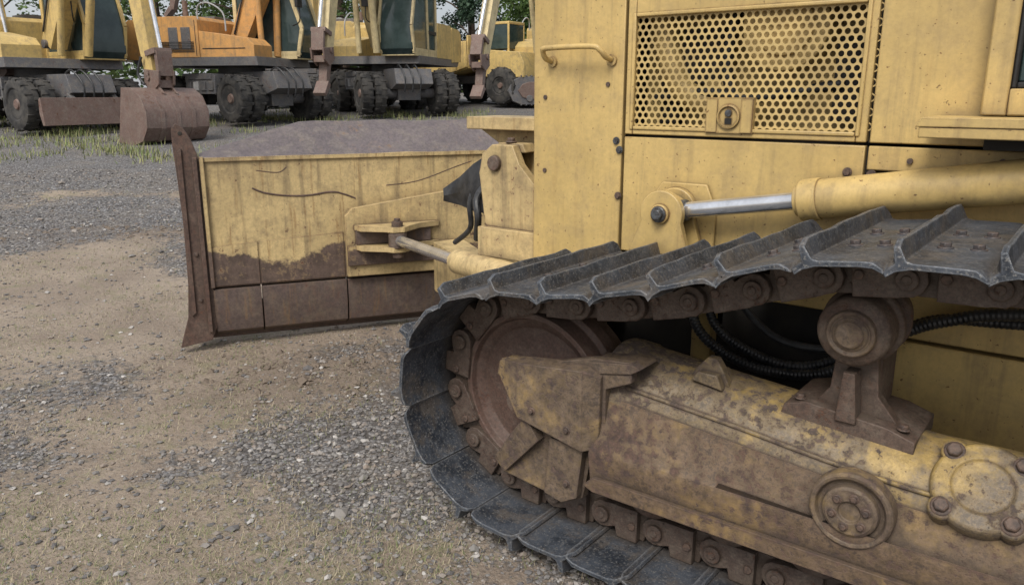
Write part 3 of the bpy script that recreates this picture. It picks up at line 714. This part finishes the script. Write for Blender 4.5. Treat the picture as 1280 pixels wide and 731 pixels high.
# ------------------------------------------------------------------ EXCAVATORS
def wheel(m,x,y,z,r=.52,w=.30,s=1):
    m.lathe([(.10,-w*.30),(.20,-w*.34),(.26,-w*.42),(.30,-w*.40),(.33,-w*.5),(r-.08,-w*.5),(r-.02,-w*.42),(r,-w*.3),(r,w*.3),(r-.02,w*.42),(r-.08,w*.5),(.30,w*.45),(.1,w*.3)],(x,y,z),(0,1,0),'tyre',seg=32)
    m.lathe([(.03,-w*.42),(.09,-w*.42),(.11,-w*.30),(.22,-w*.28),(.255,-w*.41),(.27,-w*.41),(.27,-w*.2)],(x,y,z),(0,1,0),'ex_r',seg=24)
    m.lathe([(.03,w*.42),(.09,w*.42),(.11,w*.30),(.22,w*.28),(.255,w*.46),(.27,w*.46),(.27,w*.2)],(x,y,z),(0,1,0),'ex_r',seg=24)
    old=m.xf
    for i in range(30):
        m.xf=old@Matrix.Translation((x,y,z))@Matrix.Rotation(i/30*2*math.pi,4,'Y')
        sg=1 if i%2 else -1
        m.box(r-.03,r+.014,min(0.01*sg,sg*w*.5),max(0.01*sg,sg*w*.5),-.026,.026,'tyre')
    m.xf=old
def bucket(m,px,pz,ang,sc=1.,w=1.0,mat='ex_r'):
    old=m.xf
    m.xf=old@Matrix.Translation((px,0,pz))@Matrix.Rotation(ang,4,'Y')@Matrix.Scale(sc,4)
    C=[(-.30,.02),(.05,.06),(.32,-.04),(.52,-.28),(.55,-.58),(.40,-.84),(.10,-.98),(-.42,-1.02)]
    I=[(x*.93-.01,z*.94-.015) for x,z in C]
    m.prism(C+I[::-1],-w/2,w/2,mat)
    for y in(-w/2-.012,w/2-.013): m.prism(C+[(-.36,-.5)],y,y+.025,mat)
    for y in(-w*.25,0,w*.25): m.prism([(x*1.02,z*1.02) for x,z in C[2:7]]+[(x*.99,z*.99) for x,z in C[2:7]][::-1],y-.04,y+.04,mat)
    for i in range(5):
        y=-w/2+.08+i*(w-.16)/4; m.prism([(-.40,-1.04),(-.62,-1.0),(-.40,-.97)],y-.045,y+.045,mat)
    for y in(-.14,.12): m.prism([(-.28,.02),(-.22,.30),(-.10,.30),(.05,.14),(.30,.0)],y,y+.03,mat)
    m.cyl((-.16,-.2,.22),(-.16,.2,.22),.05,mat,seg=16)
    m.xf=old
def excavator(name,l,f,uyaw,yaw,col,tracked=False,boomc=None,nobucket=False,eng=None,dozer=True,pts=None,bk=(1.0,1.0,0.),cabc=None):
    boomc=boomc or col; eng=eng or col; cabc=cabc or col
    E=empty(name,(l,f,gz(l,f)))
    U=MB(); U.xf=Matrix.Rotation(rad(uyaw),4,'Z')
    if tracked:
        for y in(-1.15,1.15):
            P=[(-1.9,.42),(-1.75,.12),(-1.5,.02),(1.5,.02),(1.75,.12),(1.9,.42),(1.75,.72),(1.5,.82),(-1.5,.82),(-1.75,.72)]
            U.prism(P,y-.28,y+.28,'ex_g'); U.prism([(a*.84,.42+(b-.42)*.62) for a,b in P],y-.31,y+.31,'ex_r')
            for i in range(20):
                xx=-1.5+i*.158
                U.box(xx-.02,xx+.02,y-.3,y+.3,.815,.86,'ex_g'); U.box(xx-.02,xx+.02,y-.3,y+.3,-.01,.03,'ex_g')
            for i in range(6): U.cyl((-1.25+i*.5,y-.33,.2),(-1.25+i*.5,y+.33,.2),.1,'ex_g',seg=14)
        U.box(-1,1,-1,1,.45,.95,'ex_g')
    else:
        U.prism([(-2.0,.75),(-1.9,1.12),(1.9,1.12),(2.05,.75),(1.6,.62),(-1.6,.62)],-.48,.48,'ex_g')
        for x in(-1.32,1.32):
            U.cyl((x,-1.0,.52),(x,1.0,.52),.12,'ex_g'); U.box(x-.22,x+.22,-.3,.3,.35,.75,'ex_g')
            for y in(-1.13,-.80,.80,1.13): wheel(U,x,y,.52)
        for y in(-1.15,.55):
            U.box(-.62,.62,y,y+.6,.62,1.05,'ex_g'); U.box(-.5,.5,y-.02,y+.62,.95,1.08,'ex_g')
            for q in range(4): U.box(-.55+q*.3,-.35+q*.3,y-.03,y+.63,.70,.90,'ex_w' if q==1 else 'ex_g')
        for y in(-.3,-.1,.1): U.tube([(1.5,y,1.1),(1.9,y-.05,1.2),(2.2,y,.9),(2.15,y,.55)],.02,'rubber',seg=7)
        if dozer:
            U.prism([(2.30,.12),(2.22,.35),(2.24,.62),(2.30,.66),(2.34,.4),(2.38,.12)],-1.25,1.25,'ex_r')
            for y in(-.5,.4): U.prism([(1.9,.75),(2.26,.5),(2.26,.3),(1.8,.6)],y,y+.1,'ex_g')
            for y in(-1.1,1.0):
                U.prism([(-2.35,.75),(-2.0,.95),(-1.9,.7),(-2.3,.1),(-2.45,.1)],y,y+.14,'ex_g'); U.box(-2.6,-2.2,y-.12,y+.26,.05,.1,'ex_r')
    U.cyl((0,0,1.0),(0,0,1.25),.55,'ex_g',seg=32)
    U.obj('undercarriage',E,bevel=.015)
    B=MB(); B.xf=Matrix.Rotation(rad(yaw),4,'Z')
    B.prism([(-2.0,1.25),(-2.15,1.45),(1.15,1.45),(1.2,1.25)],-1.22,1.22,'ex_g')
    B.prism([(-2.25,1.40),(-2.32,1.7),(-2.28,2.15),(-2.1,2.28),(-1.45,2.30),(-1.45,1.36)],-1.24,1.24,eng)
    B.prism([(-1.44,1.44),(-1.44,2.26),(-1.35,2.34),(-.35,2.34),(-.28,2.26),(-.28,1.44)],-1.23,1.23,eng)
    B.prism([(-.27,1.44),(-.27,2.02),(.95,1.85),(1.12,1.70),(1.12,1.44)],-1.22,-.45,eng)
    for q in(-1.05,-.72): B.box(q,q+.24,-1.245,-1.228,1.62,2.1,'ex_g')
    for i in range(7): B.box(-1.37,-.4,-1.25,-1.236,1.56+i*.035,1.575+i*.035,'seal')
    B.box(-.36,-.345,-1.238,-1.225,1.46,2.26,'seal'); B.box(-.2,.9,-1.232,-1.219,1.62,1.64,'seal')
    B.cyl((-1.0,-.6,2.3),(-1.0,-.6,2.75),.06,'ex_r',seg=14); B.box(-1.3,-.7,.1,.8,2.34,2.45,'ex_g')
    B.tube([(-.3,-1.15,2.2),(-.28,-1.15,2.55),(.0,-1.15,2.62),(.35,-1.15,2.4),(.4,-1.15,2.0)],.02,'ex_w',seg=8)
    B.obj('upper_body',E,bevel=.03)
    C=MB(); C.xf=Matrix.Rotation(rad(yaw),4,'Z')
    y0,y1=.28,1.2
    pro=[(-.25,1.46),(-.25,3.02),(-.15,3.10),(1.05,3.10),(1.25,3.0),(1.52,2.15),(1.50,1.60),(1.38,1.46)]
    C.prism([(x*.97+.02,1.46+(z-1.46)*.97+.01) for x,z in pro],y0+.03,y1-.03,'glass')
    for yy in(y0,y1-.05):
        for a,b in(((-.25,1.46),(-.25,3.05)),((.38,1.46),(.42,3.05)),((1.52,2.15),(1.22,3.02)),((1.38,1.5),(1.52,2.15)),((-.25,3.06),(1.15,3.06)),((-.25,1.58),(1.45,1.58)),((-.25,2.05),(.4,2.05))):
            p0=Vector((a[0],yy+.025,a[1])); p1=Vector((b[0],yy+.025,b[1])); C.beam(p0,p1,.09,.09,.06,cabc if b[1]>2.1 or a[1]<1.6 else 'seal')
    C.prism([(-.28,3.08),(-.2,3.17),(1.05,3.17),(1.25,3.06)],y0,y1,cabc); C.box(-.27,1.36,y0,y1,1.44,1.60,cabc)
    C.box(-.27,-.20,y0,y1,1.5,3.08,cabc)
    C.tube([(1.35,y0-.1,2.2),(1.62,y0-.25,2.3),(1.62,y0-.25,2.7)],.015,'seal',seg=8); C.box(1.57,1.65,y0-.36,y0-.14,2.6,2.95,'seal')
    C.obj('cab',E,bevel=.02)
    A=MB(); A.xf=Matrix.Rotation(rad(yaw),4,'Z')
    if pts is None: pts=[(.75,1.75),(2.1,3.7),(3.9,3.9),(4.4,1.25)]
    p=[Vector((a,0,b)) for a,b in pts]
    A.beam(p[0],p[1],.40,.58,.34,boomc); A.beam(p[1]-(p[1]-p[0]).normalized()*.15,p[2],.60,.34,.335,boomc)
    A.beam(p[2]+(p[2]-p[3]).normalized()*.5,p[3],.50,.30,.28,boomc)
    A.cyl(p[1]+Vector((-.2,-.25,-.1)),p[0]+Vector((.75,-.25,-.25)),.07,boomc,seg=14)
    A.cyl(p[0]+Vector((.85,.26,-.25)),p[1]+Vector((.05,.26,-.15)),.085,boomc,seg=14)
    up=Vector((0,0,.42)); A.cyl(p[1]+up,p[1].lerp(p[2],.7)+up,.085,boomc,seg=14); A.cyl(p[1].lerp(p[2],.7)+up,p[2]+(p[2]-p[3]).normalized()*.4,.04,'chrome',seg=14)
    sd=(p[3]-p[2]).normalized(); nn=Vector((-sd.z,0,sd.x))
    if nn.x<0: nn=-nn
    A.cyl(p[2]+sd*.1+nn*.32,p[2]+sd*1.3+nn*.30,.07,boomc,seg=14); A.cyl(p[2]+sd*1.3+nn*.30,p[3]-sd*.35+nn*.32,.04,'chrome',seg=14)
    A.tube([p[0]+Vector((0,-.2,.25)),p[1]+Vector((-.15,-.22,.33)),p[1]+Vector((.3,-.22,.36)),p[2]+Vector((-.2,-.2,.22)),p[2]+Vector((.1,-.2,-.3))],.022,'rubber',seg=8)
    for q in p[:3]: A.cyl(q+Vector((0,-.24,0)),q+Vector((0,.24,0)),.09,'ex_g',seg=16)
    A.obj('boom_and_stick',E,bevel=.015)
    K=MB(); K.xf=A.xf
    q=p[3]
    K.beam(q-sd*.35+nn*.05,q-sd*.35+nn*.38,.1,.1,.36,'ex_r'); K.beam(q-sd*.35+nn*.36,q+nn*.30+sd*.1,.09,.09,.3,'ex_r')
    K.cyl(q+Vector((0,-.2,0)),q+Vector((0,.2,0)),.07,'ex_r',seg=14)
    for yy in(-.17,.13): K.prism([(q.x-.12,q.z+.08),(q.x+.38,q.z+.04),(q.x+.34,q.z-.2),(q.x+.1,q.z-.34),(q.x-.14,q.z-.2)],yy,yy+.04,'ex_r')
    K.box(q.x-.05,q.x+.3,-.13,.13,q.z-.26,q.z-.12,'ex_r')
    K.tube([q+Vector((-.1,-.2,.3)),q+Vector((-.2,-.24,0)),q+Vector((-.05,-.22,-.2))],.025,'rubber',seg=8)
    if not nobucket:
        bucket(K,q.x+.15,q.z-.32,bk[2],bk[0],bk[1])
    else:
        K.beam(q+Vector((0,0,-.25)),q+Vector((.12,0,-.75)),.22,.14,.2,'ex_r'); K.beam(q+Vector((.12,0,-.7)),q+Vector((.35,0,-.95)),.14,.1,.3,'ex_r')
    K.obj('bucket' if not nobucket else 'attachment_coupler',E,bevel=.01)
    return E
excavator('wheeled_excavator',-10.4,18.1,-34,-36,'ex_y',pts=[(.75,1.75),(2.3,3.9),(4.1,3.7),(4.55,1.10)],bk=(1.0,1.25,.15))
excavator('wheeled_excavator',-6.6,20.0,-38,-14,'ex_y',boomc='ex_o',eng='ex_o',cabc='ex_p',dozer=False,pts=[(.0,1.75),(.9,3.6),(2.6,5.4),(3.9,4.2)],nobucket=True)
excavator('wheeled_excavator',-5.6,24.4,-20,170,'ex_y',eng='ex_y',dozer=False,pts=[(.75,1.75),(2.1,3.9),(3.9,4.6),(4.6,3.6)],nobucket=True)
excavator('wheeled_excavator',-3.25,22.2,-66,-104,'ex_p',boomc='ex_p',eng='ex_y',dozer=False,pts=[(.75,1.75),(1.9,3.7),(3.1,4.2),(3.9,1.45)],nobucket=True)
excavator('crawler_excavator',1.5,25.5,10,-112,'ex_y',boomc='ex_p',tracked=True,pts=[(.75,1.75),(2.4,3.9),(4.4,4.6),(6.0,1.2)],nobucket=True)
excavator('wheeled_excavator',-14.6,20.5,-34,-36,'ex_y',dozer=False,nobucket=True)
T=empty('dump_truck',(-1.7,26.2,gz(-1.7,26.2)),rad(-35)); T.scale=(.8,.8,.8)
m=MB()
m.prism([(-2.2,1.25),(-2.6,2.05),(-1.9,2.15),(1.3,2.30),(1.35,1.35),(.6,1.15),(-1.2,1.1)],-1.2,-1.12,'ex_y')
m.prism([(-2.2,1.25),(-2.6,2.05),(-1.9,2.15),(1.3,2.30),(1.35,1.35),(.6,1.15),(-1.2,1.1)],1.12,1.2,'ex_y')
m.prism([(-2.55,2.0),(-2.2,1.2),(-1.2,1.05),(.6,1.1),(1.35,1.3),(1.35,2.5),(1.27,2.5),(1.27,1.38),(.58,1.2),(-1.2,1.15),(-2.15,1.3),(-2.5,2.05)],-1.12,1.12,'ex_y')
for x in(-1.6,-.8,0,.8): m.prism([(x,1.2),(x,2.15),(x+.08,2.15),(x+.08,1.2)],-1.26,-1.2,'ex_y')
m.box(-2.0,3.6,-.4,.4,.75,1.05,'ex_g')
m.prism([(1.6,1.0),(1.6,2.0),(3.6,1.85),(3.8,1.5),(3.8,.95)],-1.0,1.0,'ex_y')
m.obj('tipper_body',T,bevel=.02)
m=MB()
for x in(-1.5,0.1,2.9):
    for y in(-1.05,1.05): wheel(m,x,y,.66,r=.66,w=.45)
m.obj('wheels',T)
m=MB(); m.box(1.7,2.8,-.5,.5,2.0,2.9,'glass'); m.box(1.68,2.82,-.52,.52,2.88,2.98,'ex_y')
for x in(1.68,2.74):
    for y in(-.52,.46): m.box(x,x+.08,y,y+.06,1.9,2.9,'ex_y')
m.obj('cab',T,bevel=.02)

# ------------------------------------------------------------------ trees
k=NT('leaves'); g=k.n('ShaderNodeNewGeometry').outputs['Random Per Island']
M['leaf']=k.fin(k.mix(g,(.05,.10,.022),(.12,.19,.05)),.6,0.)
k=NT('dark_leaves'); g=k.n('ShaderNodeNewGeometry').outputs['Random Per Island']
M['leafd']=k.fin(k.mix(g,(.02,.05,.03),(.055,.10,.055)),.6,0.)
M['bark']=simple('bark',(.09,.065,.045),(.05,.035,.025),8,.9)
def tree(name,l,f,h,w,leaf='leaf',N=6500,conic=False,sz=.20):
    b=MB(); z0=gz(l,f); b.xf=Matrix.Translation((l,f,z0))
    b.tube([(0,0,-.1),(.05,.02,h*.3),(-.05,.05,h*.6),(0,0,h*.92)],.16,'bark',seg=8)
    cl=[]
    for i in range(28):
        a=random.random()*6.28; hh=random.uniform(.15,.97)*h
        rr=(w*(1-hh/h)*1.05+.25) if conic else w*math.sqrt(max(.05,1-((hh/h-.55)/.5)**2))*random.uniform(.45,1.)
        q=Vector((rr*math.cos(a),rr*math.sin(a),hh)); cl.append((q,random.uniform(.45,.95)*(.7 if conic else 1)*w*.36))
        b.tube([(0,0,hh*.75),tuple(q*.5+Vector((0,0,hh*.42))),tuple(q)],.035,'bark',seg=5,sub=3)
    vs=[];fs=[]
    for i in range(N):
        q,r=random.choice(cl); d=Vector((random.gauss(0,1),random.gauss(0,1),random.gauss(0,.8))); d=d.normalized()*r*random.random()**.35
        c_=q+d; u=Vector((random.gauss(0,1),random.gauss(0,1),random.gauss(0,.6))).normalized(); v=u.cross(Vector((random.random(),random.random(),random.random()))).normalized()
        s_=sz*random.uniform(.5,1.2); o=len(vs)
        vs+=[tuple(c_-u*s_*.5),tuple(c_+v*s_*.3),tuple(c_+u*s_*.5),tuple(c_-v*s_*.3)]; fs.append((o,o+1,o+2,o+3))
    b.add(vs,fs,leaf)
    return b.obj(name,smooth=False,recalc=False)
tree('broadleaf_tree',-21,34,7.5,3.4); tree('broadleaf_tree',-15,35,8,3.4); tree('broadleaf_tree',-9.8,34,7.5,3.2); tree('broadleaf_tree',-12,38,8.5,3.4)
tree('broadleaf_tree',-17.5,40,9,4.); tree('broadleaf_tree',-7.6,37,6.4,2.4)
tree('pine_tree',-1.9,38,8.5,3.0,'leafd',N=12000,conic=True,sz=.17); tree('broadleaf_tree',1.4,35,8,2.6); tree('broadleaf_tree',5,36,8,3.4); tree('broadleaf_tree',11,38,9,4)
b=MB(); vs=[];fs=[]
for i in range(14000):
    l=random.uniform(-75,75); f=62+random.gauss(0,2.5); top=4.2+2.2*noise.noise(Vector((l*.16,0,0)))+1.4*noise.noise(Vector((l*.6,4,0)))
    if -11<l<-3: top=1.6+.6*noise.noise(Vector((l*.9,0,0)))
    z=gz(l,f)+random.random()**.7*top; u=Vector((random.gauss(0,1),random.gauss(0,1),random.gauss(0,.7))).normalized(); v=u.cross(Vector((0,.3,1))).normalized(); s_=random.uniform(.35,.9); o=len(vs); c_=Vector((l,f,z))
    vs+=[tuple(c_-u*s_*.5),tuple(c_+v*s_*.4),tuple(c_+u*s_*.5),tuple(c_-v*s_*.4)]; fs.append((o,o+1,o+2,o+3))
b.add(vs,fs,'leaf'); b.obj('distant_trees',smooth=False,recalc=False)

# ------------------------------------------------------------------ light, sky, camera
W=bpy.data.worlds.new('World'); S.world=W; W.use_nodes=True; nt=W.node_tree
bg=nt.nodes['Background']; sky=nt.nodes.new('ShaderNodeTexSky'); sky.sky_type='NISHITA'; sky.sun_disc=False
EL,AZ=50,-155
sky.sun_elevation=rad(EL); sky.sun_rotation=rad(AZ); sky.air_density=1.0; sky.dust_density=5.0; sky.ozone_density=1.0; sky.altitude=0
# thin high cloud veil over the clear sky
tcw=nt.nodes.new('ShaderNodeTexCoord'); nz=nt.nodes.new('ShaderNodeTexNoise'); nz.inputs['Scale'].default_value=2.2; nz.inputs['Detail'].default_value=6
mr=nt.nodes.new('ShaderNodeMapRange'); mr.inputs[1].default_value=.3; mr.inputs[2].default_value=.7; mr.inputs[3].default_value=.40; mr.inputs[4].default_value=.75
mx=nt.nodes.new('ShaderNodeMix'); mx.data_type='RGBA'; mx.inputs[7].default_value=(5.3,5.45,5.7,1)
nt.links.new(tcw.outputs['Generated'],nz.inputs['Vector']); nt.links.new(nz.outputs['Fac'],mr.inputs[0]); nt.links.new(mr.outputs[0],mx.inputs[0])
nt.links.new(sky.outputs[0],mx.inputs[6]); nt.links.new(mx.outputs[2],bg.inputs[0]); bg.inputs[1].default_value=.15
sl=bpy.data.lights.new('sun','SUN'); sl.energy=2.5; sl.angle=rad(24); sl.color=(1,.965,.915)
so=bpy.data.objects.new('sun',sl); S.collection.objects.link(so)
dirv=Vector((math.sin(rad(AZ))*math.cos(rad(EL)),math.cos(rad(AZ))*math.cos(rad(EL)),math.sin(rad(EL))))
so.rotation_euler=dirv.to_track_quat('Z','Y').to_euler()
cam=bpy.data.cameras.new('camera'); co=bpy.data.objects.new('camera',cam); S.collection.objects.link(co)
co.location=(0,0,1.52); co.rotation_euler=(rad(90-14.24),0,0); cam.lens=27.7; cam.sensor_width=36; cam.clip_start=.05; cam.clip_end=1500
S.camera=co
